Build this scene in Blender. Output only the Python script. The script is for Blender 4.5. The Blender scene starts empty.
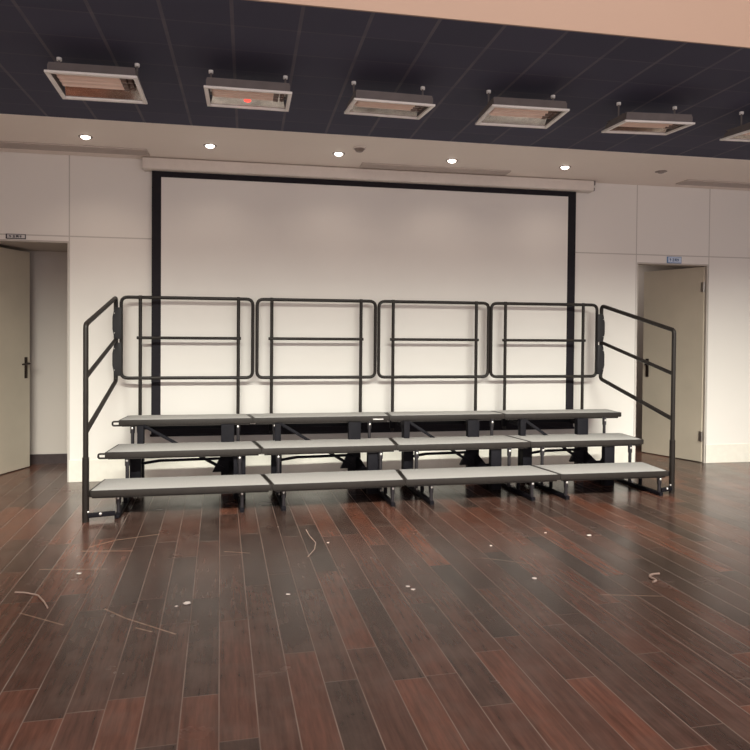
import bpy, bmesh, math, random
from mathutils import Vector, Matrix
random.seed(7)
SC = bpy.context.scene
COL = SC.collection
PI = math.pi

# ------------------------------------------------------------------ materials
def new_mat(name):
    m = bpy.data.materials.new(name); m.use_nodes = True
    nt = m.node_tree
    return m, nt, nt.nodes['Principled BSDF']

def simple(name, col, rough=0.5, metal=0.0, spec=0.5, noise=0.0, nscale=20.0, bump=0.0, bscale=200.0):
    m, nt, b = new_mat(name)
    b.inputs['Roughness'].default_value = rough
    b.inputs['Metallic'].default_value = metal
    b.inputs['Specular IOR Level'].default_value = spec
    tc = nt.nodes.new('ShaderNodeTexCoord')
    nz = nt.nodes.new('ShaderNodeTexNoise'); nz.inputs['Scale'].default_value = nscale
    nz.inputs['Detail'].default_value = 4
    nt.links.new(tc.outputs['Object'], nz.inputs['Vector'])
    mr = nt.nodes.new('ShaderNodeMapRange')
    mr.inputs['From Min'].default_value = 0.3; mr.inputs['From Max'].default_value = 0.7
    mr.inputs['To Min'].default_value = 1 - noise; mr.inputs['To Max'].default_value = 1 + noise
    nt.links.new(nz.outputs['Fac'], mr.inputs['Value'])
    mx = nt.nodes.new('ShaderNodeVectorMath'); mx.operation = 'SCALE'
    mx.inputs[0].default_value = col
    nt.links.new(mr.outputs['Result'], mx.inputs['Scale'])
    nt.links.new(mx.outputs['Vector'], b.inputs['Base Color'])
    if bump:
        n2 = nt.nodes.new('ShaderNodeTexNoise'); n2.inputs['Scale'].default_value = bscale
        nt.links.new(tc.outputs['Object'], n2.inputs['Vector'])
        bp = nt.nodes.new('ShaderNodeBump'); bp.inputs['Strength'].default_value = bump
        bp.inputs['Distance'].default_value = 0.002
        nt.links.new(n2.outputs['Fac'], bp.inputs['Height'])
        nt.links.new(bp.outputs['Normal'], b.inputs['Normal'])
    return m

def emit(name, col, strength):
    m, nt, b = new_mat(name)
    b.inputs['Base Color'].default_value = (*col, 1)
    b.inputs['Emission Color'].default_value = (*col, 1)
    b.inputs['Emission Strength'].default_value = strength
    return m

class N:
    """little node-maths helper"""
    def __init__(s, nt): s.nt = nt
    def m(s, op, a, b=None, c=None, clamp=False):
        n = s.nt.nodes.new('ShaderNodeMath'); n.operation = op; n.use_clamp = clamp
        for i, v in enumerate((a, b, c)):
            if v is None: continue
            if isinstance(v, (int, float)): n.inputs[i].default_value = v
            else: s.nt.links.new(v, n.inputs[i])
        return n.outputs[0]
    def mix(s, f, a, b):
        n = s.nt.nodes.new('ShaderNodeMix'); n.data_type = 'RGBA'
        for k, v in ((0, f), (6, a), (7, b)):
            if isinstance(v, (int, float)): n.inputs[k].default_value = v
            elif isinstance(v, tuple): n.inputs[k].default_value = (*v, 1)
            else: s.nt.links.new(v, n.inputs[k])
        return n.outputs[2]

def wood_floor():
    m, nt, b = new_mat('dark_plank_floor'); h = N(nt)
    geo = nt.nodes.new('ShaderNodeNewGeometry')
    sep = nt.nodes.new('ShaderNodeSeparateXYZ'); nt.links.new(geo.outputs['Position'], sep.inputs[0])
    X, Y = sep.outputs[0], sep.outputs[1]
    th = -0.0371; c, s = math.cos(th), math.sin(th)
    u = h.m('SUBTRACT', h.m('MULTIPLY', X, c), h.m('MULTIPLY', Y, s))
    v = h.m('ADD', h.m('MULTIPLY', X, s), h.m('MULTIPLY', Y, c))
    W = 0.1272
    un = h.m('DIVIDE', h.m('SUBTRACT', u, FLOOR_U0), W)
    iu = h.m('FLOOR', un); fu = h.m('FRACT', un)
    wn = nt.nodes.new('ShaderNodeTexWhiteNoise'); wn.noise_dimensions = '1D'
    nt.links.new(iu, wn.inputs['W'])
    vn = h.m('DIVIDE', h.m('ADD', v, h.m('MULTIPLY', wn.outputs['Value'], 7.3)), 0.92)
    iv = h.m('FLOOR', vn); fv = h.m('FRACT', vn)
    w2 = nt.nodes.new('ShaderNodeTexWhiteNoise'); w2.noise_dimensions = '2D'
    cb = nt.nodes.new('ShaderNodeCombineXYZ'); nt.links.new(iu, cb.inputs[0]); nt.links.new(iv, cb.inputs[1])
    nt.links.new(cb.outputs[0], w2.inputs['Vector'])
    cr = nt.nodes.new('ShaderNodeValToRGB'); e = cr.color_ramp.elements
    e[0].position = 0.0; e[0].color = (0.046, 0.029, 0.024, 1)
    e[1].position = 1.0; e[1].color = (0.140, 0.054, 0.034, 1)
    for p, col in ((0.3, (0.066, 0.036, 0.028, 1)), (0.6, (0.088, 0.040, 0.029, 1)), (0.85, (0.110, 0.046, 0.031, 1))):
        k = e.new(p); k.color = col
    nt.links.new(w2.outputs['Value'], cr.inputs[0])
    # grain along the plank
    cg = nt.nodes.new('ShaderNodeCombineXYZ')
    nt.links.new(h.m('MULTIPLY', u, 38), cg.inputs[0]); nt.links.new(h.m('MULTIPLY', v, 3.2), cg.inputs[1])
    nt.links.new(h.m('MULTIPLY', w2.outputs['Value'], 50), cg.inputs[2])
    gn = nt.nodes.new('ShaderNodeTexNoise'); gn.inputs['Scale'].default_value = 1; gn.inputs['Detail'].default_value = 3
    gn.inputs['Roughness'].default_value = 0.7
    nt.links.new(cg.outputs[0], gn.inputs['Vector'])
    g = nt.nodes.new('ShaderNodeMapRange'); g.inputs['From Min'].default_value = 0.25; g.inputs['From Max'].default_value = 0.75
    g.inputs['To Min'].default_value = 0.55; g.inputs['To Max'].default_value = 1.5
    nt.links.new(gn.outputs['Fac'], g.inputs['Value'])
    sc = nt.nodes.new('ShaderNodeVectorMath'); sc.operation = 'SCALE'
    nt.links.new(cr.outputs[0], sc.inputs[0]); nt.links.new(g.outputs[0], sc.inputs['Scale'])
    # seams: bevel glints and dust on plank edges, painted in as pale lines
    du = h.m('MULTIPLY', h.m('MINIMUM', fu, h.m('SUBTRACT', 1.0, fu)), W)
    dv = h.m('MULTIPLY', h.m('MINIMUM', fv, h.m('SUBTRACT', 1.0, fv)), 0.92)
    su = h.m('SUBTRACT', 1.0, h.m('DIVIDE', du, 0.0034), clamp=True)
    sv = h.m('MULTIPLY', h.m('SUBTRACT', 1.0, h.m('DIVIDE', dv, 0.003), clamp=True), 0.6)
    seam = h.m('MAXIMUM', su, sv)
    w3 = nt.nodes.new('ShaderNodeTexNoise'); w3.inputs['Scale'].default_value = 2.6
    nt.links.new(geo.outputs['Position'], w3.inputs['Vector'])
    seamf = h.m('MULTIPLY', seam, h.m('MULTIPLY', w3.outputs['Fac'], 1.5), clamp=True)
    col = h.mix(seamf, sc.outputs[0], (0.25, 0.195, 0.168))
    # scratches worn into the boards
    def seg(ax, ay, bx, by, wd):
        dx, dy = bx-ax, by-ay; L2 = dx*dx+dy*dy
        px, py = h.m('SUBTRACT', X, ax), h.m('SUBTRACT', Y, ay)
        t = h.m('DIVIDE', h.m('ADD', h.m('MULTIPLY', px, dx), h.m('MULTIPLY', py, dy)), L2, clamp=True)
        ex = h.m('SUBTRACT', px, h.m('MULTIPLY', t, dx)); ey = h.m('SUBTRACT', py, h.m('MULTIPLY', t, dy))
        d = h.m('SQRT', h.m('ADD', h.m('MULTIPLY', ex, ex), h.m('MULTIPLY', ey, ey)))
        return h.m('SUBTRACT', 1.0, h.m('DIVIDE', d, wd), clamp=True)
    segs = [(-1.02,3.352,-.792,3.184,.006), (-.646,3.336,-.537,3.216,.007), (-.537,3.216,-.297,3.01,.007),
            (-.95,4.24,-.66,4.20,.009), (-.922,4.315,-.80,4.43,.008), (-.80,4.43,-.55,4.52,.008), (-.40,3.05,-.47,3.10,.007),
            (2.05,3.05,1.75,3.12,.006), (-.12,4.1,.02,4.05,.006), (1.35,3.75,1.6,3.6,.005), (-1.1,3.95,-.75,3.9,.006)]
    tot = None
    for q in segs:
        x = seg(*q); tot = x if tot is None else h.m('MAXIMUM', tot, x)
    w4 = nt.nodes.new('ShaderNodeTexNoise'); w4.inputs['Scale'].default_value = 30
    nt.links.new(geo.outputs['Position'], w4.inputs['Vector'])
    col = h.mix(h.m('MULTIPLY', tot, h.m('MULTIPLY', w4.outputs['Fac'], 1.3), clamp=True), col, (0.42, 0.30, 0.22))
    # dust dots
    vo = nt.nodes.new('ShaderNodeTexVoronoi'); vo.inputs['Scale'].default_value = 9
    nt.links.new(geo.outputs['Position'], vo.inputs['Vector'])
    dot = h.m('SUBTRACT', 1.0, h.m('DIVIDE', vo.outputs['Distance'], 0.045), clamp=True)
    wv = nt.nodes.new('ShaderNodeSeparateColor'); nt.links.new(vo.outputs['Color'], wv.inputs[0])
    dot = h.m('MULTIPLY', dot, h.m('GREATER_THAN', wv.outputs[0], 0.6))
    w5 = nt.nodes.new('ShaderNodeTexNoise'); w5.inputs['Scale'].default_value = 7; w5.inputs['Detail'].default_value = 5
    nt.links.new(geo.outputs['Position'], w5.inputs['Vector'])
    dust = nt.nodes.new('ShaderNodeMapRange'); dust.inputs['From Min'].default_value = 0.45; dust.inputs['From Max'].default_value = 0.75
    dust.inputs['To Max'].default_value = 0.35
    nt.links.new(w5.outputs['Fac'], dust.inputs['Value'])
    col = h.mix(dust.outputs[0], col, (0.13, 0.095, 0.08))
    nt.links.new(col, b.inputs['Base Color'])
    rn = nt.nodes.new('ShaderNodeTexNoise'); rn.inputs['Scale'].default_value = 3; rn.inputs['Detail'].default_value = 5
    nt.links.new(geo.outputs['Position'], rn.inputs['Vector'])
    rr = nt.nodes.new('ShaderNodeMapRange'); rr.inputs['To Min'].default_value = FLOOR_R[0]; rr.inputs['To Max'].default_value = FLOOR_R[1]
    nt.links.new(rn.outputs['Fac'], rr.inputs['Value'])
    nt.links.new(rr.outputs[0], b.inputs['Roughness'])
    b.inputs['Specular IOR Level'].default_value = 0.42
    bp = nt.nodes.new('ShaderNodeBump'); bp.inputs['Strength'].default_value = 0.22; bp.inputs['Distance'].default_value = 0.003
    nt.links.new(h.m('SUBTRACT', h.m('MULTIPLY', gn.outputs['Fac'], 0.12), seam), bp.inputs['Height'])
    nt.links.new(bp.outputs['Normal'], b.inputs['Normal'])
    return m

def wall_paint(name, col, vx=(), hz=()):
    """painted panels with fine joints at world x in vx and world z in hz"""
    m, nt, b = new_mat(name); h = N(nt)
    geo = nt.nodes.new('ShaderNodeNewGeometry')
    sep = nt.nodes.new('ShaderNodeSeparateXYZ'); nt.links.new(geo.outputs['Position'], sep.inputs[0])
    tot = None
    for ax, L in ((0, vx), (2, hz)):
        for q in L:
            d = h.m('ABSOLUTE', h.m('SUBTRACT', sep.outputs[ax], q))
            l = h.m('LESS_THAN', d, 0.005)
            tot = l if tot is None else h.m('MAXIMUM', tot, l)
    nz = nt.nodes.new('ShaderNodeTexNoise'); nz.inputs['Scale'].default_value = 1.5; nz.inputs['Detail'].default_value = 3
    nt.links.new(geo.outputs['Position'], nz.inputs['Vector'])
    base = h.mix(nz.outputs['Fac'], tuple(x*0.97 for x in col), tuple(min(1, x*1.03) for x in col))
    if tot is not None:
        base = h.mix(h.m('MULTIPLY', tot, 0.42), base, (0.16, 0.13, 0.11))
    nt.links.new(base, b.inputs['Base Color'])
    b.inputs['Roughness'].default_value = 0.6
    b.inputs['Specular IOR Level'].default_value = 0.3
    n2 = nt.nodes.new('ShaderNodeTexNoise'); n2.inputs['Scale'].default_value = 90
    nt.links.new(geo.outputs['Position'], n2.inputs['Vector'])
    bp = nt.nodes.new('ShaderNodeBump'); bp.inputs['Strength'].default_value = 0.05; bp.inputs['Distance'].default_value = 0.002
    nt.links.new(n2.outputs['Fac'], bp.inputs['Height']); nt.links.new(bp.outputs['Normal'], b.inputs['Normal'])
    return m

def tile_ceiling():
    m, nt, b = new_mat('black_ceiling_tiles'); h = N(nt)
    geo = nt.nodes.new('ShaderNodeNewGeometry')
    sep = nt.nodes.new('ShaderNodeSeparateXYZ'); nt.links.new(geo.outputs['Position'], sep.inputs[0])
    def line(o, off, per, wd):
        f = h.m('FRACT', h.m('DIVIDE', h.m('SUBTRACT', o, off), per))
        d = h.m('MULTIPLY', h.m('MINIMUM', f, h.m('SUBTRACT', 1.0, f)), per)
        return h.m('LESS_THAN', d, wd), h.m('FLOOR', h.m('DIVIDE', h.m('SUBTRACT', o, off), per))
    lx, ix = line(sep.outputs[0], -0.077, 0.3258, 0.009)
    ly, iy = line(sep.outputs[1], 3.425, 0.2925, 0.006)
    cb = nt.nodes.new('ShaderNodeCombineXYZ'); nt.links.new(ix, cb.inputs[0]); nt.links.new(iy, cb.inputs[1])
    wn = nt.nodes.new('ShaderNodeTexWhiteNoise'); wn.noise_dimensions = '2D'; nt.links.new(cb.outputs[0], wn.inputs['Vector'])
    base = h.mix(wn.outputs['Value'], (0.056, 0.058, 0.096), (0.069, 0.070, 0.113))
    nz = nt.nodes.new('ShaderNodeTexNoise'); nz.inputs['Scale'].default_value = 5
    nt.links.new(geo.outputs['Position'], nz.inputs['Vector'])
    base = h.mix(h.m('MULTIPLY', ly, h.m('MULTIPLY', nz.outputs['Fac'], 0.45)), base, (0.16, 0.15, 0.175))
    base = h.mix(h.m('MULTIPLY', lx, h.m('MULTIPLY', nz.outputs['Fac'], 0.85)), base, (0.19, 0.175, 0.20))
    nt.links.new(base, b.inputs['Base Color'])
    b.inputs['Roughness'].default_value = 0.75
    b.inputs['Specular IOR Level'].default_value = 0.25
    return m

FLOOR_U0 = 0.0004
FLOOR_R = (0.14, 0.34)
M = {}
M['floor'] = wood_floor()
M['wall'] = wall_paint('white_wall_panels', (0.80, 0.77, 0.735), (-1.494, 3.812, 4.622), (2.107,))
M['plain'] = wall_paint('cream_wall_paint', (0.74, 0.69, 0.62))
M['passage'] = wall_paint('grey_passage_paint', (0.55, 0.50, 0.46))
M['soffit'] = wall_paint('soffit_plaster', (0.88, 0.80, 0.74))
M['fascia'] = wall_paint('peach_fascia_plaster', (0.42, 0.305, 0.24))
M['tiles'] = tile_ceiling()
M['base'] = simple('white_baseboard_paint', (0.80, 0.77, 0.70), 0.5, noise=0.03)
M['darkbase'] = simple('dark_baseboard_wood', (0.045, 0.03, 0.03), 0.4, noise=0.2)
M['door'] = simple('cream_door_paint', (0.60, 0.54, 0.44), 0.45, noise=0.05, nscale=3)
M['jamb'] = simple('grey_door_frame_paint', (0.50, 0.46, 0.42), 0.5, noise=0.04)
M['handle'] = simple('dark_bronze_metal', (0.06, 0.045, 0.04), 0.35, 0.8, noise=0.1)
M['steel'] = simple('brushed_grey_steel', (0.42, 0.40, 0.38), 0.35, 0.9, noise=0.1)
M['chrome'] = simple('bright_zinc_bolt', (0.85, 0.84, 0.82), 0.25, 0.6, noise=0.05)
M['tube'] = simple('dark_brown_powder_coat', (0.016, 0.0125, 0.011), 0.5, 0.0, 0.3, noise=0.15, nscale=40)
M['frame'] = simple('black_powder_coat_steel', (0.008, 0.0075, 0.011), 0.6, 0.0, 0.14, noise=0.15, nscale=40)
M['trim'] = simple('charcoal_deck_trim', (0.024, 0.020, 0.018), 0.5, 0.0, 0.35, noise=0.12, nscale=30)
M['legm'] = simple('dark_grey_leg_tube', (0.045, 0.042, 0.048), 0.3, 0.5, 0.5, noise=0.1)
M['carpet'] = simple('light_grey_deck_carpet', (0.40, 0.392, 0.385), 0.95, 0, 0.1, noise=0.10, nscale=120, bump=0.6, bscale=500)
M['rubber'] = simple('black_rubber', (0.009, 0.008, 0.011), 0.6, noise=0.15)
M['screen'] = simple('matte_white_screen_fabric', (0.76, 0.735, 0.71), 0.85, 0, 0.1, noise=0.015, nscale=2)
M['border'] = simple('black_screen_border', (0.016, 0.014, 0.019), 0.75, 0, 0.2, noise=0.1)
M['casing'] = simple('off_white_screen_casing', (0.74, 0.68, 0.63), 0.5, noise=0.03)
M['lampbody'] = simple('grey_lamp_housing', (0.17, 0.15, 0.15), 0.5, noise=0.08)
M['lampframe'] = simple('white_lamp_frame', (0.95, 0.93, 0.91), 0.4, noise=0.03)
M['lamptube'] = simple('pinkish_unlit_tube', (0.94, 0.74, 0.63), 0.35, noise=0.03)
M['reflector'] = simple('polished_aluminium_reflector', (0.86, 0.80, 0.75), 0.28, 0.45, noise=0.08, nscale=15)
M['mirror'] = simple('mirror_side_reflector', (0.70, 0.62, 0.58), 0.12, 0.95, noise=0.25, nscale=14)
M['socket'] = simple('brown_lamp_socket', (0.16, 0.10, 0.08), 0.5, noise=0.1)
M['red'] = emit('red_reflection_glow', (1.0, 0.08, 0.06), 1.6)  # emissive red standing in for a reflection in the lamp housing
M['lit'] = emit('lit_downlight_lens', (1.0, 0.90, 0.80), 9.0)
M['unlit'] = simple('unlit_downlight_lens', (0.30, 0.26, 0.24), 0.3, noise=0.05)
M['ring'] = simple('dark_downlight_ring', (0.28, 0.23, 0.21), 0.4, 0.5, noise=0.05)
M['vent'] = simple('beige_vent_metal', (0.52, 0.45, 0.41), 0.5, noise=0.04)
M['ventdark'] = simple('vent_recess', (0.18, 0.15, 0.135), 0.8, noise=0.1)
M['plate'] = simple('pale_blue_sign_plate', (0.62, 0.72, 0.88), 0.4, noise=0.02)
M['plateedge'] = simple('blue_sign_edge', (0.10, 0.22, 0.45), 0.4, noise=0.02)
M['ink'] = simple('navy_sign_ink', (0.02, 0.07, 0.22), 0.5, noise=0.02)
M['plate2'] = simple('grey_white_sign_plate', (0.62, 0.60, 0.60), 0.4, noise=0.02)
M['ink2'] = simple('black_sign_ink', (0.03, 0.03, 0.04), 0.5, noise=0.02)
M['paper'] = simple('white_paper_fleck', (0.85, 0.82, 0.78), 0.8, noise=0.05)
M['thread'] = simple('pale_thread', (0.42, 0.33, 0.28), 0.8, noise=0.1)

# ------------------------------------------------------------------ mesh helpers
class MB:
    def __init__(s): s.bm = bmesh.new()
    def _add(s, bm2, mat=None):
        if mat is not None: bm2.transform(mat)
        me = bpy.data.meshes.new('t'); bm2.to_mesh(me); bm2.free()
        s.bm.from_mesh(me); bpy.data.meshes.remove(me); return s
    def box(s, x0, x1, y0, y1, z0, z1, bev=0.0, mat=None):
        b = bmesh.new(); bmesh.ops.create_cube(b, size=1)
        for v in b.verts:
            v.co = Vector(((x0+x1)/2+v.co.x*(x1-x0), (y0+y1)/2+v.co.y*(y1-y0), (z0+z1)/2+v.co.z*(z1-z0)))
        if bev: bmesh.ops.bevel(b, geom=b.edges[:], offset=bev, segments=2, affect='EDGES', profile=0.6)
        return s._add(b, mat)
    def prism(s, pts, d, bev=0.0, mat=None):
        """closed polygon pts (3D) extruded by vector d"""
        b = bmesh.new(); vs = [b.verts.new(p) for p in pts]; f = b.faces.new(vs)
        r = bmesh.ops.extrude_face_region(b, geom=[f])
        bmesh.ops.translate(b, vec=Vector(d), verts=[g for g in r['geom'] if isinstance(g, bmesh.types.BMVert)])
        bmesh.ops.recalc_face_normals(b, faces=b.faces[:])
        if bev: bmesh.ops.bevel(b, geom=b.edges[:], offset=bev, segments=2, affect='EDGES', profile=0.6)
        return s._add(b, mat)
    def cyl(s, p0, p1, r, n=14, r2=None, mat=None):
        p0, p1 = Vector(p0), Vector(p1); d = p1-p0
        b = bmesh.new()
        bmesh.ops.create_cone(b, cap_ends=True, segments=n, radius1=r, radius2=r if r2 is None else r2, depth=d.length)
        b.transform(Matrix.Translation((p0+p1)/2) @ d.to_track_quat('Z', 'Y').to_matrix().to_4x4())
        return s._add(b, mat)
    def ball(s, c, r, sc=(1, 1, 1), n=10):
        b = bmesh.new(); bmesh.ops.create_uvsphere(b, u_segments=n, v_segments=max(6, n//2+1), radius=r)
        b.transform(Matrix.Translation(c) @ Matrix.Diagonal((*sc, 1)))
        return s._add(b)
    def bar(s, p0, p1, w, h, up=(0, 0, 1)):
        """rectangular bar between points"""
        p0, p1 = Vector(p0), Vector(p1); d = (p1-p0); L = d.length; d.normalize()
        side = d.cross(Vector(up))
        side = Vector((1, 0, 0)) if side.length < 1e-4 else side.normalized()
        u = side.cross(d)
        a, c = side*w/2, u*h/2
        return s.prism([p0-a-c, p0+a-c, p0+a+c, p0-a+c], d*L, bev=min(w, h)*0.15)
    def tube(s, pts, r, closed=False, fil=0.0, n=10, fs=5):
        pts = [Vector(p) for p in pts]
        out = []
        N_ = len(pts)
        for i, p in enumerate(pts):
            if fil > 0 and (closed or 0 < i < N_-1):
                a, c = pts[i-1], pts[(i+1) % N_]
                da, dc = (a-p), (c-p)
                ang = da.angle(dc); t = min(fil/math.tan(ang/2), da.length*0.48, dc.length*0.48)
                q0, q1 = p+da.normalized()*t, p+dc.normalized()*t
                for k in range(fs+1):
                    w = k/fs
                    out.append(q0*(1-w)**2 + p*2*w*(1-w) + q1*w*w)
            else: out.append(p)
        b = bmesh.new(); rings = []; L = len(out)
        nrm = None
        for i, p in enumerate(out):
            if closed: t = (out[(i+1) % L]-out[i-1])
            else: t = out[min(i+1, L-1)]-out[max(i-1, 0)]
            t.normalize()
            if nrm is None:
                nrm = t.orthogonal().normalized()
            else:
                nrm = (nrm - t*nrm.dot(t)).normalized()
            bi = t.cross(nrm)
            rings.append([b.verts.new(p+(nrm*math.cos(2*PI*k/n)+bi*math.sin(2*PI*k/n))*r) for k in range(n)])
        for i in range(L if closed else L-1):
            A, B = rings[i], rings[(i+1) % L]
            off = 0
            if closed and i == L-1:
                off = min(range(n), key=lambda o: (A[0].co-B[o].co).length)
            for k in range(n):
                b.faces.new((A[k], A[(k+1) % n], B[(k+1+off) % n], B[(k+off) % n]))
        if not closed:
            b.faces.new(rings[0][::-1]); b.faces.new(rings[-1])
        bmesh.ops.recalc_face_normals(b, faces=b.faces[:])
        return s._add(b)
    def build(s, name, mat, parent=None, smooth=True, matrix=None, offset=None):
        if offset is not None: s.bm.transform(Matrix.Translation(-Vector(offset)))
        me = bpy.data.meshes.new(name); s.bm.to_mesh(me); s.bm.free()
        me.materials.append(mat)
        if smooth:
            me.polygons.foreach_set('use_smooth', [True]*len(me.polygons))
            me.set_sharp_from_angle(angle=math.radians(35))
        o = bpy.data.objects.new(name, me); COL.objects.link(o)
        if parent is not None: o.parent = parent
        return o

def tag(o, label=None, cat=None, group=None, kind=None):
    if label: o['label'] = label
    if cat: o['category'] = cat
    if group: o['group'] = group
    if kind: o['kind'] = kind
    return o
def empty(name, loc=(0, 0, 0), label=None, cat=None, group=None):
    o = bpy.data.objects.new(name, None); COL.objects.link(o); o.location = loc; o.empty_display_size = 0.1
    return tag(o, label, cat, group)
class Part:
    """builds parts in world coordinates under an Empty (offset by its location)"""
    def __init__(s, root): s.r = root; s.off = Vector(root.location)
    def __call__(s, mb, name, mat, parent=None, label=None):
        o = mb.build(name, mat, parent or s.r, offset=s.off)
        if label: o['label'] = label
        return o
def struct(name, mb, mat, parent=None):
    o = mb.build(name, mat, parent, smooth=False); o['kind'] = 'structure'
    return o

# ------------------------------------------------------------------ setting
YW = 6.2; ZC = 2.8
XL, XR, YR, ZH = -4.0, 6.6, -2.5, 5.2
f = MB().box(XL-.2, XR+.2, YR-.2, 8.0, -0.1, 0.0)
struct('floor', f, M['floor'])
D1 = (-2.285, -1.496, 2.065); D2 = (3.822, 4.618, 2.030)
w = MB()
w.box(XL, D1[0], YW, YW+.12, 0, ZC); w.box(D1[0], D1[1], YW, YW+.12, D1[2], ZC)
w.box(D1[1], D2[0], YW, YW+.12, 0, ZC); w.box(D2[0], D2[1], YW, YW+.12, D2[2], ZC); w.box(D2[1], XR, YW, YW+.12, 0, ZC)
struct('wall_back', w, M['wall'])
bb = MB()
for a, b_ in ((XL, D1[0]), (D1[1], D2[0]), (D2[1], XR)):
    bb.box(a, b_, YW-.008, YW, 0, 0.19, 0.003)
struct('baseboard_back', bb, M['base'])
struct('wall_left', MB().box(XL-.12, XL, YR, 8.0, 0, ZH), M['plain'])
struct('wall_right', MB().box(XR, XR+.12, YR, 8.0, 0, ZH), M['plain'])
WX0, WX1, WZ0, WZ1 = -3.2, 5.8, 0.9, 2.9
r = MB()
r.box(XL, XR, YR-.12, YR, 0, WZ0); r.box(XL, XR, YR-.12, YR, WZ1, ZH)
r.box(XL, WX0, YR-.12, YR, WZ0, WZ1); r.box(WX1, XR, YR-.12, YR, WZ0, WZ1)
struct('wall_rear', r, M['plain'])
wf = MB()
for k in range(7):
    x = WX0+(WX1-WX0)*k/6; wf.box(x-.025, x+.025, YR-.09, YR-.03, WZ0, WZ1)
for z in (WZ0+.025, WZ1-.025): wf.box(WX0, WX1, YR-.09, YR-.03, z-.025, z+.025)
struct('fill_window_1', wf, M['base'])  # unseen window frame, added to go with the fill light behind it
struct('ceiling', MB().box(XL, XR, 3.155, 5.132, ZC, ZC+.06), M['tiles'])
struct('trim_1', MB().box(XL, XR, 5.132, 8.0, ZC-.004, ZC+.06), M['soffit'])
struct('trim_2', MB().box(XL, XR, 3.143, 3.155, ZC, ZH), M['fascia'])
struct('ceiling_hall', MB().box(XL, XR, YR, 3.155, ZH, ZH+.1), M['plain'])
# passages behind the two doors
p1 = MB()
p1.box(-3.4, -0.9, 7.10, 7.2, 0, 2.6); p1.box(-0.95, -0.85, YW+.12, 7.1, 0, 2.6); p1.box(-3.5, -3.4, YW+.12, 7.1, 0, 2.6)
struct('wall_left_passage', p1, M['passage'])
struct('ceiling_left_passage', MB().box(-3.4, -0.9, YW+.12, 7.1, 2.07, 2.14), M['passage'])
struct('baseboard_left_passage', MB().box(-3.4, -0.95, 7.085, 7.10, 0, .095), M['darkbase'])
p2 = MB()
p2.box(2.9, 6.2, 7.6, 7.7, 0, 2.6); p2.box(2.8, 2.9, YW+.12, 7.6, 0, 2.6); p2.box(6.2, 6.3, YW+.12, 7.6, 0, 2.6)
struct('wall_right_passage', p2, M['passage'])
struct('ceiling_right_passage', MB().box(2.9, 6.2, YW+.12, 7.6, 2.3, 2.37), M['passage'])
# door frames
for i, (a, b_, h) in enumerate((D1, D2)):
    t = MB(); q = .014
    t.box(a, a+q, YW+.004, YW+.118, 0, h); t.box(b_-q, b_, YW+.004, YW+.118, 0, h); t.box(a+q, b_-q, YW+.004, YW+.118, h-q, h)
    struct('trim_%d' % (3+i), t, M['jamb'])

def door(name, hinge, free, top, flip, hz):
    h, fr = Vector((*hinge, 0)), Vector((*free, 0)); d = fr-h; L = d.length; d.normalize()
    n = Vector((d.y, -d.x, 0))
    if n.y > 0: n = -n            # n points to the camera side of the leaf
    mat = Matrix((( d.x, n.x, 0, h.x), (d.y, n.y, 0, h.y), (0, 0, 1, 0), (0, 0, 0, 1)))
    o = MB().box(0, L, -.04, 0, .008, top, .002, mat).build(name, M['door'], smooth=False); o['kind'] = 'structure'
    hd = MB().box(L-.075, L-.04, 0, .008, hz-.11, hz+.09, .003, mat).build('door_handle', M['handle'], o)
    l = MB().tube([mat @ Vector(p) for p in ((L-.057, .005, hz+.03), (L-.057, .05, hz+.03), (L-.16, .05, hz+.025))], .009, fil=.015)
    l.build('lever', M['handle'], hd)
    for z in (.27, 1.80):
        k = MB().box(-.012, .03, -.002, .004, z-.05, z+.05, .001, mat)
        k.cyl(mat @ Vector((-.004, .007, z-.05)), mat @ Vector((-.004, .007, z+.05)), .008)
        k.build('hinge', M['steel'], o)
    return o
door('door_1', (-2.262, 6.335), (-2.025, 6.945), 2.04, False, .96)
door('door_2', (4.590, 6.228), (4.322, 6.87), 2.005, True, .955)

# ------------------------------------------------------------------ door signs (marks too blurred to read: small stroke blocks)
def door_sign(x0, x1, z0, z1, mplate, medge, mink, label):
    r = empty('door_sign', ((x0+x1)/2, YW, z0), label, 'sign', 'signs above the doors'); P = Part(r)
    P(MB().box(x0, x1, YW-.006, YW, z0, z1, .001), 'backing', medge)
    P(MB().box(x0+.012, x1-.007, YW-.008, YW-.0055, z0+.007, z1-.006), 'plate', mplate)
    W = x1-x0; zm = (z0+z1)/2; hh = (z1-z0)*.2
    n = 4; t = MB()
    glyphs = [[(-1, 0, -1, 1), (-.2, -1, -.2, 1), (-.9, 0, .5, 0)], [(0, -1, 0, 1), (-.8, .8, .8, .8), (-.6, -.1, .6, -.1), (-.8, -1, .8, -1)],
              [(-.9, -1, -.9, 1), (.9, -1, .9, 1), (-.9, .9, .9, .9), (-.5, .2, .5, .2), (-.5, -.5, .5, -.5), (0, -.5, 0, .9)],
              [(-.4, -1, -.4, 1), (-.9, .4, .5, .4), (.3, -.8, .3, .8)]]
    gw = W*.60/n
    for i, g in enumerate(glyphs):
        cx = x0+W*.5+(i-(n-1)/2)*gw*1.12
        for a, b_, c, d in g:
            pa = (cx+a*gw*.40, b_*hh+zm); pb = (cx+c*gw*.40, d*hh+zm)
            q = .0022
            t.box(min(pa[0], pb[0])-q, max(pa[0], pb[0])+q, YW-.0092, YW-.0075, min(pa[1], pb[1])-q, max(pa[1], pb[1])+q)
    P(t, 'lettering', mink)
door_sign(4.148, 4.308, 2.030, 2.096, M['plate'], M['plateedge'], M['ink'], 'small pale blue sign with navy lettering above the right doorway')
door_sign(-1.995, -1.838, 2.070, 2.112, M['plate2'], M['ink2'], M['ink2'], 'small grey sign with black lettering above the left doorway')

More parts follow.
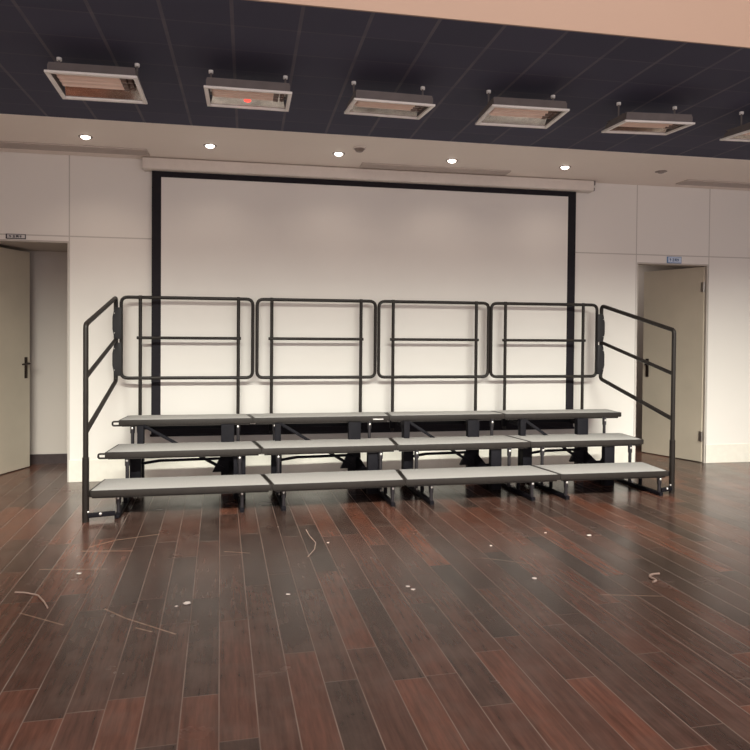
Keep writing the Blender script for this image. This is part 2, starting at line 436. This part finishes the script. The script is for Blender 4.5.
# ------------------------------------------------------------------ projection screen
scr = empty('projector_screen', (1.155, 6.13, 2.685), 'large white pull-down projector screen with black borders on the back wall', 'projector screen')
P = Part(scr)
c = MB().prism([(-.879, 6.09, 2.697), (-.879, 6.105, 2.689), (-.879, 6.197, 2.689), (-.879, 6.197, 2.793), (-.879, 6.105, 2.793), (-.879, 6.09, 2.785)], (4.165, 0, 0), .003)
cas = P(c, 'casing', M['casing'])
e = MB().box(3.286, 3.308, 6.10, 6.195, 2.75, 2.79, .004); e.box(3.286, 3.302, 6.10, 6.19, 2.695, 2.725, .004)
P(e, 'end_bracket', M['lampbody'], cas)
P(MB().box(-.884, -.879, 6.095, 6.195, 2.691, 2.791, .001), 'end_cap', M['casing'], cas)
SX0, SX1, SZ0, SZ1 = -.814, 3.136, .400, 2.690
P(MB().box(SX0+.078, SX1-.082, 6.158, 6.1605, SZ0+.08, 2.639), 'fabric', M['screen'])
b = MB()
b.box(SX0, SX0+.078, 6.1575, 6.161, SZ0, SZ1); b.box(SX1-.082, SX1, 6.1575, 6.161, SZ0, SZ1)
b.box(SX0+.078, SX1-.082, 6.1575, 6.161, 2.639, SZ1); b.box(SX0+.078, SX1-.082, 6.1575, 6.161, SZ0, SZ0+.08)
P(b, 'border', M['border'])
P(MB().cyl((SX0-.01, 6.16, SZ0-.006), (SX1+.01, 6.16, SZ0-.006), .011), 'bottom_bar', M['border'])

# ------------------------------------------------------------------ risers
LN = [lambda y: -1.062+.073*(y-4.91), lambda y: .185-.166*(y-4.92), lambda y: 1.172+.055*(y-4.95),
      lambda y: 2.42-.2*(y-4.97), lambda y: 3.362+.045*(y-4.96)]
def yf(i):  # front line of row 1 at seam i (the rows turn a hair to the right)
    return (4.912, 4.925, 4.945, 4.955, 4.955)[i]
ROWS = [(0.205, 0.0, 0.385), (0.40, 0.395, 0.775), (0.59, 0.785, 1.085)]
TH = 0.043
LEG = [[(-.879, -.028), (-.881, -.049), (-.904, -.068)], [(.271, 1.087), (.248, 1.065), (.232, 1.041)],
       [(1.388, 2.205), (1.363, 2.160), (1.34, 2.149)], [(2.492, 3.307), (2.455, 3.265), (2.431, 3.236)]]
COLX = [-.848, .240, 1.335, 2.392]
FARX = [-.150, .900, 1.950, 2.978]
NEARX = [-.050, 1.010, 2.055, 3.085]
RLAB = ['leftmost choral riser section of three grey carpeted steps, with ring latches on its open end',
        'second choral riser section from the left, three grey carpeted steps, white latch on top step',
        'choral riser section of three carpeted grey steps third from the left, wide front step',
        'rightmost choral riser section of three carpeted grey steps, nearest the right doorway']
def lerp(a, b, t): return a+(b-a)*t
for s in range(4):
    A, B = LN[s], LN[s+1]; y0a, y0b = yf(s), yf(s+1)
    root = empty('choral_riser', ((A(5.4)+B(5.4))/2, 5.4, 0), RLAB[s], 'choir riser', 'choral riser sections in a row'); P = Part(root)
    gap = .0015
    for k, (z, d0, d1) in enumerate(ROWS):
        def quad(zz, ins_s=0, ins_f=0, ins_b=0):
            ya0, yb0, ya1, yb1 = y0a+d0+ins_f, y0b+d0+ins_f, y0a+d1-ins_b, y0b+d1-ins_b
            if k == 2: ya1 = yb1 = 6.0-ins_b
            return [(A(ya0)+gap+ins_s, ya0, zz), (B(yb0)-gap-ins_s, yb0, zz), (B(yb1)-gap-ins_s, yb1, zz), (A(ya1)+gap+ins_s, ya1, zz)]
        dk = MB().prism(quad(z-TH), (0, 0, TH), .002)
        # lower flange lip
        q = quad(z-TH-.012, .02, .012, .02)
        dk.prism([q[0], q[1], (q[1][0], q[1][1]+.02, q[1][2]), (q[0][0], q[0][1]+.02, q[0][2])], (0, 0, .013))
        dk.prism([(q[3][0], q[3][1]-.02, q[3][2]), (q[2][0], q[2][1]-.02, q[2][2]), q[2], q[3]], (0, 0, .013))
        deck = P(dk, 'deck', M['trim'])
        cp = MB().prism(quad(z-.002, .017, .010, .010), (0, 0, .005), .0015)
        P(cp, 'carpet', M['carpet'], deck, 'light grey carpeted tread')
        if s == 0 and k > 0:      # ring latch on the open end
            x, y = A(y0a+d0), y0a+d0+.02
            l = MB().tube([(x+.02, y, z-.046), (x-.048, y, z-.046), (x-.048, y+.002, z-.014), (x+.02, y, z-.014)], .0075, fil=.014)
            P(l, 'latch', M['trim'], deck)
        if s == 1 and k == 2:
            x, y = B(y0b+d0)-.10, y0b+d0-.003
            P(MB().box(x-.045, x+.045, y-.003, y+.004, z-.034, z-.024, .002), 'latch', M['chrome'], deck)
        if s in (3,) :
            x, y = B(y0b+d0+.01), y0b+d0+.02
            P(MB().box(x-.03, x+.010, y-.010, y+.02, z-.041, z-.003, .001), 'end_block', M['frame'], deck)
    # legs of every step
    for k, (z, d0, d1) in enumerate(ROWS):
        for side in (0, 1):
            x = LEG[s][k][side]; y = (5.0, 5.365, 5.75)[k]
            zb = .028
            l = MB().cyl((x, y, zb), (x, y, z-TH+.002), .0135)
            l.cyl((x, y, z-TH-.07), (x, y, z-TH-.002), .018)
            lg = P(l, 'leg', M['legm'] if k != 1 else M['legm'])
            P(MB().ball((x, y-.019, z-TH-.028), .010, (1, .6, 1)), 'bolt', M['chrome'], lg)
            if k == 0:
                l = MB().cyl((x, y+.27, zb), (x, y+.27, z-TH+.002), .015)
                P(l, 'leg', M['frame'])
    # floor runners fore and aft
    for side in (0, 1):
        xa, xb = LEG[s][0][side], LEG[s][2][side]
        ru = MB().bar((xa, 4.935 if (s, side) == (0, 0) else 4.965, .016), (xb, 5.90, .016), .034, .028)
        ob = P(ru, 'floor_runner', M['frame'])
        P(MB().ball((lerp(xa, xb, .42)-.0, 5.365-.02, .036), .011), 'bolt', M['chrome'], ob)
        P(MB().cyl((xa, 4.985, 0), (xa, 4.985, .006), .02), 'foot', M['rubber'], ob)
    # left upright, gusset frame on the right, link tube and brace
    cx = COLX[s]
    u = MB().box(cx-.042, cx+.042, 5.52, 5.58, .03, .357, .004)
    u.box(cx-.008, cx+.042, 5.66, 5.72, .03, .547, .004)
    u.box(cx-.028, cx+.028, 5.52, 5.72, .03, .09, .004)
    P(u, 'upright', M['frame'])
    fx, nx = FARX[s], NEARX[s]
    fr = MB().box(fx-.052, fx+.052, 5.66, 5.72, .0, .547, .004)
    P(fr, 'upright', M['frame'])
    nr = MB().box(nx-.046, nx+.046, 5.38, 5.44, .0, .357, .004)
    P(nr, 'upright', M['frame'])
    def sx(y): return lerp(nx, fx, (y-5.41)/(5.69-5.41))
    g = MB().prism([(sx(5.40), 5.40, .0), (sx(5.70), 5.70, .0), (sx(5.70), 5.70, .30), (sx(5.66), 5.66, .25), (sx(5.56), 5.56, .185), (sx(5.49), 5.49, .20), (sx(5.40), 5.40, .355)], (.03, 0, 0))
    P(g, 'gusset', M['frame'])
    # slanted wing on the far upright, pointing to the link tube
    wg = MB().prism([(fx-.05, 5.66, .355), (fx-.05, 5.66, .16), (fx-.12, 5.66, .16), (fx-.05, 5.66, .30)], (0, .03, 0))
    P(wg, 'gusset', M['frame'])
    t = MB().tube([(cx+.03, 5.60, .255), (cx+.05, 5.60, .258), (cx+.17, 5.60, .276), (fx-.02, 5.665, .270)], .0115, fil=.03)
    P(t, 'link_tube', M['frame'])
    br = MB().bar((cx+.035, 5.69, .545), (fx-.03, 5.655, .185), .012, .024)
    P(br, 'brace', M['frame'])
    # rear cross tube under the top step
    P(MB().bar((cx, 5.90, .50), (nx, 5.90, .50), .03, .03), 'cross_tube', M['frame'])
    for x in (cx, fx):
        P(MB().box(x-.015, x+.015, 5.70, 5.915, .485, .515), 'cross_tube', M['frame'])

# ------------------------------------------------------------------ guard rails behind the top step
YG = 6.02
RAILS = [(-1.040, .050, -.886, -.072), (.088, 1.137, .214, 1.006), (1.169, 2.206, 1.301, 2.088), (2.233, 3.297, 2.372, 3.155)]
GLAB = ['leftmost back guard rail, dark tubes behind the top step beside the left stair rail',
        'second back guard rail from the left, dark tubes behind the second riser section',
        'third back guard rail from the left, dark tubes behind the third riser section',
        'rightmost back guard rail, dark tubes behind the top step beside the right stair rail']
for i, (x0, x1, pa, pb) in enumerate(RAILS):
    root = empty('guard_rail', ((x0+x1)/2, YG, .45), GLAB[i], 'guard rail', 'back guard rails on the risers'); P = Part(root)
    zb, zt = .905, 1.588
    P(MB().tube([(x0, YG, zb), (x1, YG, zb), (x1, YG, zt), (x0, YG, zt)], .0145, True, .055), 'rail_frame', M['tube'])
    for x in (pa, pb):
        po = P(MB().cyl((x, YG, .42), (x, YG, zt+.016), .0145), 'post', M['tube'])
        P(MB().box(x-.024, x+.024, YG-.0185, YG+.020, .44, .56, .004), 'socket', M['frame'], po)
    P(MB().cyl((pa-.028, YG-.004, 1.246), (pb+.022, YG-.004, 1.246), .0125), 'mid_rail', M['tube'])
# stair rails at both ends
def stair_rail(fx, fy, bx, by, lab, inner):
    root = empty('stair_rail', (fx, fy, 0), lab, 'handrail', 'stair rails at the riser ends'); P = Part(root)
    T = lambda t, z: Vector((lerp(fx, bx, t), lerp(fy, by, t), z))
    P(MB().tube([T(0, .30), T(0, 1.345), T(1, 1.582), T(1, .882), T(0, .612)], .0175, False, .035), 'rail_frame', M['tube'])
    P(MB().cyl(T(0, .985), T(.985, 1.228), .0155), 'mid_rail', M['tube'])
    P(MB().cyl(T(0, 0), T(0, .44), .0225), 'post_sleeve', M['tube'])
    sgn = 1 if inner[0] > fx else -1
    st = MB().bar((fx, fy, .042), (inner[0]-sgn*.005, inner[1]-.012, .042), .03, .03)
    sb = P(st, 'base_stub', M['frame'])
    P(MB().ball((lerp(fx, inner[0], .5), lerp(fy, inner[1], .5)-.02, .05), .011), 'bolt', M['chrome'], sb)
    P(MB().ball((fx+sgn*.02, fy-.012, .07), .008), 'bolt', M['chrome'], sb)
    # black clamp sleeves that tie the stair rail to the back guard rail
    for z0, z1 in ((1.235, 1.50), (.925, 1.205)):
        m_ = (z0+z1)/2
        xa, xb = bx-sgn*.020, bx+sgn*.048
        cl = MB().prism([(xa+sgn*.012, by-.026, z0), (xb, by-.024, z0), (xb, by-.024, z1), (xa+sgn*.012, by-.026, z1), (xa-sgn*.004, by-.028, m_+.05), (xa-sgn*.004, by-.028, m_-.05)], (0, .050, 0), .006)
        c_ = P(cl, 'clamp', M['rubber'])
        for z in (z0+.05, z1-.05):
            P(MB().ball((bx-sgn*.008, by-.029, z), .006), 'bolt', M['chrome'], c_)
stair_rail(-1.072, 4.886, -1.080, 6.005, 'left stair rail, dark sloping tube frame from the floor post to the back guard rail', (-.885, 4.945))
stair_rail(3.455, 5.050, 3.335, 6.005, 'right stair rail, dark sloping tube frame in front of the right doorway', (3.312, 5.005))

# ------------------------------------------------------------------ hanging studio lamps
LAMPS = [(-.817, 4.020, -4.5, -1.0, .97), (.002, 4.035, 1.5, 0.0, 1.0), (.832, 4.040, 4.5, 1.5, 1.0), (1.668, 4.015, -1.0, -2.0, 1.0), (2.550, 4.050, 5.0, -5.0, .95), (3.445, 4.05, 5.0, -4.0, .95)]
LLAB = ['leftmost hanging studio lamp with four pinkish tubes, above the left doorway side', 'hanging studio lamp with a small red glow inside, second from the left',
        'third hanging studio lamp from the left, with scratched reflector', 'fourth hanging studio lamp from the left, pinkish tubes and bright white frame edge',
        'fifth hanging studio lamp from the left, flat frame above the right end of the screen', 'rightmost hanging studio lamp, cut off by the right edge of the picture']
for i, (x, y, tilt, yaw, sc_) in enumerate(LAMPS):
    root = empty('studio_lamp', (x, y, 2.645), LLAB[i], 'studio lamp', 'studio lamps hanging from the dark ceiling')
    R = Matrix.Rotation(math.radians(yaw), 4, 'Z') @ Matrix.Rotation(math.radians(tilt), 4, 'X')
    W, Dp = .242*sc_, .175
    def L(mb, name, mat, parent=None):
        mb.bm.transform(R); return mb.build(name, mat, parent or root)
    fr = MB()
    for a, b_, c_, d in ((-W, W, -Dp, -Dp+.022), (-W, W, Dp-.022, Dp), (-W, -W+.022, -Dp+.022, Dp-.022), (W-.022, W, -Dp+.022, Dp-.022)):
        fr.box(a, b_, c_, d, 0, .012, .002)
    L(fr, 'frame', M['lampframe'])
    hw, hd = W-.012, Dp-.012; tw, td = W-.030, Dp-.045
    h = MB()
    h.prism([(-hw, -hd, .010), (hw, -hd, .010), (hw-.004, -hd+.004, .058), (-hw+.004, -hd+.004, .058)], (0, .005, 0))
    h.prism([(-hw, hd, .010), (hw, hd, .010), (tw, td, .058), (-tw, td, .058)], (0, -.005, 0))
    for sg in (-1, 1):
        h.prism([(sg*hw, -hd, .010), (sg*hw, hd, .010), (sg*hw, td, .045), (sg*hw, -hd+.05, .064), (sg*hw, -hd, .050)], (-sg*.005, 0, 0))
    h.box(-hw+.004, hw-.004, -hd+.004, td, .056, .062)
    L(h, 'housing', M['lampbody'])
    rf = MB()
    rf.prism([(-hw+.012, hd-.014, .012), (hw-.012, hd-.014, .012), (hw-.03, .050, .052), (-hw+.03, .050, .052)], (0, 0, .003))
    L(rf, 'reflector', M['mirror'])
    rf = MB()
    rf.prism([(-hw+.012, -hd+.008, .050), (hw-.012, -hd+.008, .050), (hw-.012, .055, .052), (-hw+.012, .055, .052)], (0, 0, .003))
    L(rf, 'backplate', M['reflector'])
    for k in range(4):
        yy = -Dp+.052+k*.046
        tb = MB().cyl((-W+.052, yy, .026), (W-.100, yy, .026), .0155, 12)
        tb.ball((-W+.052, yy, .026), .0155)
        t_ = L(tb, 'tube', M['lamptube'])
        sk = MB().box(W-.100, W-.070, yy-.016, yy+.016, .010, .046, .003)
        L(sk, 'socket', M['socket'], t_)
        sk = MB().box(W-.062, W-.040, yy-.012, yy+.012, .012, .046, .003)
        L(sk, 'socket', M['socket'], t_)
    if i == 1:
        L(MB().ball((-.005, .072, .020), .017, (1.3, .8, .6)), 'red_reflection', M['red'])  # glowing blob in place of a red reflection inside the housing
    for sg in (-1, 1):
        rod = MB().cyl((sg*(W-.03), 0, .055), (sg*(W-.03), 0, 2.8-2.645), .0055, 8)
        rd = rod.build('hanger_rod', M['lampbody'], root)
        MB().cyl((sg*(W-.03), 0, 2.8-2.645-.016), (sg*(W-.03), 0, 2.8-2.645), .014, 10).build('ceiling_cap', M['lampframe'], rd)

# ------------------------------------------------------------------ downlights, detector, vents in the soffit
DL = [(-1.228, 5.58), (-.298, 5.634), (.744, 5.655), (1.732, 5.672), (2.78, 5.675), (3.703, 5.642)]
DLAB = ['leftmost lit recessed downlight, brightest, above the left doorway', 'lit recessed downlight second from the left, under the lamp with the red glow',
        'lit recessed downlight beside the smoke detector', 'lit recessed downlight above the middle air vent', 'lit recessed downlight above the right end of the screen',
        'unlit recessed downlight, dark, rightmost of the row']
ZS = ZC-.004
for i, (x, y) in enumerate(DL):
    root = empty('downlight', (x, y, ZS), DLAB[i], 'downlight', 'recessed downlights in the white ceiling band'); P = Part(root)
    n = 20; rg = MB()
    for k in range(n):
        a0, a1 = 2*PI*k/n, 2*PI*(k+1)/n
        rg.prism([(x+.036*math.cos(a0), y+.036*math.sin(a0), ZS-.004), (x+.052*math.cos(a0), y+.052*math.sin(a0), ZS-.004),
                  (x+.052*math.cos(a1), y+.052*math.sin(a1), ZS-.004), (x+.036*math.cos(a1), y+.036*math.sin(a1), ZS-.004)], (0, 0, .0045))
    P(rg, 'trim_ring', M['ring'])
    P(MB().ball((x, y, ZS-.001), .036, (1, 1, .55), 16), 'lens', M['lit'] if i < 5 else M['unlit'])
    if i < 5:
        ld = bpy.data.lights.new('downlight_beam', 'SPOT'); ld.energy = 6 if i else 10; ld.color = (1, .84, .68); ld.spot_size = 2.4; ld.spot_blend = 1; ld.shadow_soft_size = .04
        lo = bpy.data.objects.new('downlight_beam', ld); COL.objects.link(lo); lo.location = (x, y, ZS-.05)
sd = empty('smoke_detector', (.885, 5.437, ZS), 'small round smoke detector on the white ceiling band', 'smoke detector'); P = Part(sd)
P(MB().cyl((.885, 5.437, ZS-.012), (.885, 5.437, ZS), .054, 20), 'base', M['casing'])
P(MB().cyl((.885, 5.437, ZS-.034), (.885, 5.437, ZS-.012), .026, 20, .044), 'cover', M['ring'])
def vent(x0, x1, y0, y1, lab):
    r = empty('air_vent', ((x0+x1)/2, (y0+y1)/2, ZS), lab, 'air vent', 'slot air vents in the white ceiling band'); P = Part(r)
    fr = MB(); q = .018
    for a, b_, c_, d in ((x0, x1, y0, y0+q), (x0, x1, y1-q, y1), (x0, x0+q, y0+q, y1-q), (x1-q, x1, y0+q, y1-q)): fr.box(a, b_, c_, d, ZS-.012, ZS, .002)
    P(fr, 'frame', M['vent'])
    P(MB().box(x0+q, x1-q, y0+q, y1-q, ZS-.003, ZS), 'backing', M['ventdark'])
    n = 6
    for k in range(n):
        yy = y0+q+(y1-y0-2*q)*(k+.5)/n
        P(MB().bar((x0+q, yy, ZS-.008), (x1-q, yy, ZS-.008), .016, .004), 'slat', M['vent'])
vent(-3.0, -.812, 5.845, 6.03, 'left slot air vent above the left doorway')
vent(.985, 2.365, 5.90, 6.045, 'middle slot air vent above the screen')
vent(4.13, 6.0, 5.87, 6.05, 'right slot air vent above the right doorway')

# ------------------------------------------------------------------ litter on the floor
FL = [(-.876, 3.842), (-.275, 3.335), (.207, 3.369), (.819, 3.376), (.835, 3.332), (1.48, 3.952), (1.511, 3.379), (1.932, 4.156), (2.183, 4.049), (.5, 4.168), (-.32, 3.31)]
fleck = None
for i, (x, y) in enumerate(FL):
    sz = (.014, .018, .011, .013, .012, .009, .014, .009, .017, .008, .008)[i]
    b = MB().ball((0, 0, 0), sz, (1, .75, .28), 8)
    for v in b.bm.verts: v.co *= 1+random.uniform(-.25, .2)
    zmin = min(v.co.z for v in b.bm.verts)
    o = b.build('paper_fleck', M['paper']); o.location = (x, y, -zmin); 
    tag(o, 'tiny white paper fleck lying on the bare floorboards before the risers', 'litter', 'paper flecks on the floor')
def thread(pts, r, lab):
    o = MB().tube([(x, y, r*.9) for x, y in pts], r, fil=.06, n=6).build('thread', M['thread'])
    tag(o, lab, 'thread', 'loose threads on the floor')
thread([(.39, 4.467), (.40, 4.33), (.425, 4.18), (.405, 4.05), (.355, 3.925)], .0028, 'pale curved thread on the floorboards before the second riser section')
thread([(-1.122, 3.613), (-1.07, 3.60), (-1.00, 3.555), (-.945, 3.46), (-.91, 3.385)], .004, 'pale hooked thread on the floorboards at the lower left')
thread([(2.105, 3.223), (2.14, 3.24), (2.13, 3.30), (2.165, 3.33), (2.213, 3.332)], .006, 'short pale twisted thread on the reddish floorboards at the lower right')

# ------------------------------------------------------------------ light
def area(name, loc, rot, sx, sy, e, col):
    l = bpy.data.lights.new(name, 'AREA'); l.shape = 'RECTANGLE'; l.size = sx; l.size_y = sy; l.energy = e; l.color = col
    o = bpy.data.objects.new(name, l); COL.objects.link(o); o.location = loc; o.rotation_euler = rot
    return o
area('window_fill', ((WX0+WX1)/2, YR-.15, (WZ0+WZ1)/2), (math.radians(88), 0, 0), WX1-WX0, WZ1-WZ0, 118, (1, .89, .87))  # fill through the added rear window, evens the light on the back wall
area('low_fill', (1.3, -.8, .25), (math.radians(180-35), 0, 0), 7, .5, 36, (1, .87, .83))  # added fill from below, lifts the soffit and the lamp undersides
area('passage_fill', (4.2, 7.3, 2.25), (0, 0, 0), .6, .3, 5, (1, .9, .82))  # added fill without a fixture, brightens the passage behind the right door
l_ = area('spotlight_row', (1.3, 1.75, 2.8), (math.radians(90-34), 0, 0), 9, .10, 84, (1, 1, .88)); l_.data.spread = math.radians(49.5)
area('side_daylight', (6.4, 3.0, 1.7), (math.radians(90), 0, math.radians(60)), 1.6, 1.6, 9, (.70, .82, 1))
area('hall_fill', (1.3, .4, ZH-.05), (0, 0, 0), 6, 2.0, 240, (1, .86, .79))  # added warm fill for floor and fascia, no fixture hangs here
wd = bpy.data.worlds.new('world'); SC.world = wd; wd.use_nodes = True
wd.node_tree.nodes['Background'].inputs[0].default_value = (.6, .65, .75, 1)
wd.node_tree.nodes['Background'].inputs[1].default_value = .3

# ------------------------------------------------------------------ camera
f_, ya, pb, rc, cx_, cy_ = 680.264709, .184036452, -.0165274338, .00815253195, 373.397278, 344.530792
Ym = Matrix(((math.cos(ya), -math.sin(ya), 0), (0, 0, -1), (math.sin(ya), math.cos(ya), 0)))
Pm = Matrix(((1, 0, 0), (0, math.cos(pb), math.sin(pb)), (0, -math.sin(pb), math.cos(pb))))
Rm = Matrix(((math.cos(rc), -math.sin(rc), 0), (math.sin(rc), math.cos(rc), 0), (0, 0, 1)))
Mc = Rm @ Pm @ Ym
cam = bpy.data.cameras.new('camera'); co = bpy.data.objects.new('camera', cam); COL.objects.link(co)
R3 = Matrix((Mc[0], -Mc[1], -Mc[2])).transposed()
co.matrix_world = Matrix.Translation((0, 0, 1.3)) @ R3.to_4x4()
cam.sensor_fit = 'HORIZONTAL'; cam.sensor_width = 36; cam.lens = f_*36/750
cam.shift_x = (375-cx_)/750; cam.shift_y = (cy_-375)/750
cam.clip_start = .05
SC.camera = co
SC.view_settings.view_transform = 'Standard'
SC.view_settings.look = 'None'
SC.view_settings.gamma = 1
SC.view_settings.exposure = 0.0
SC.view_settings.use_curve_mapping = False
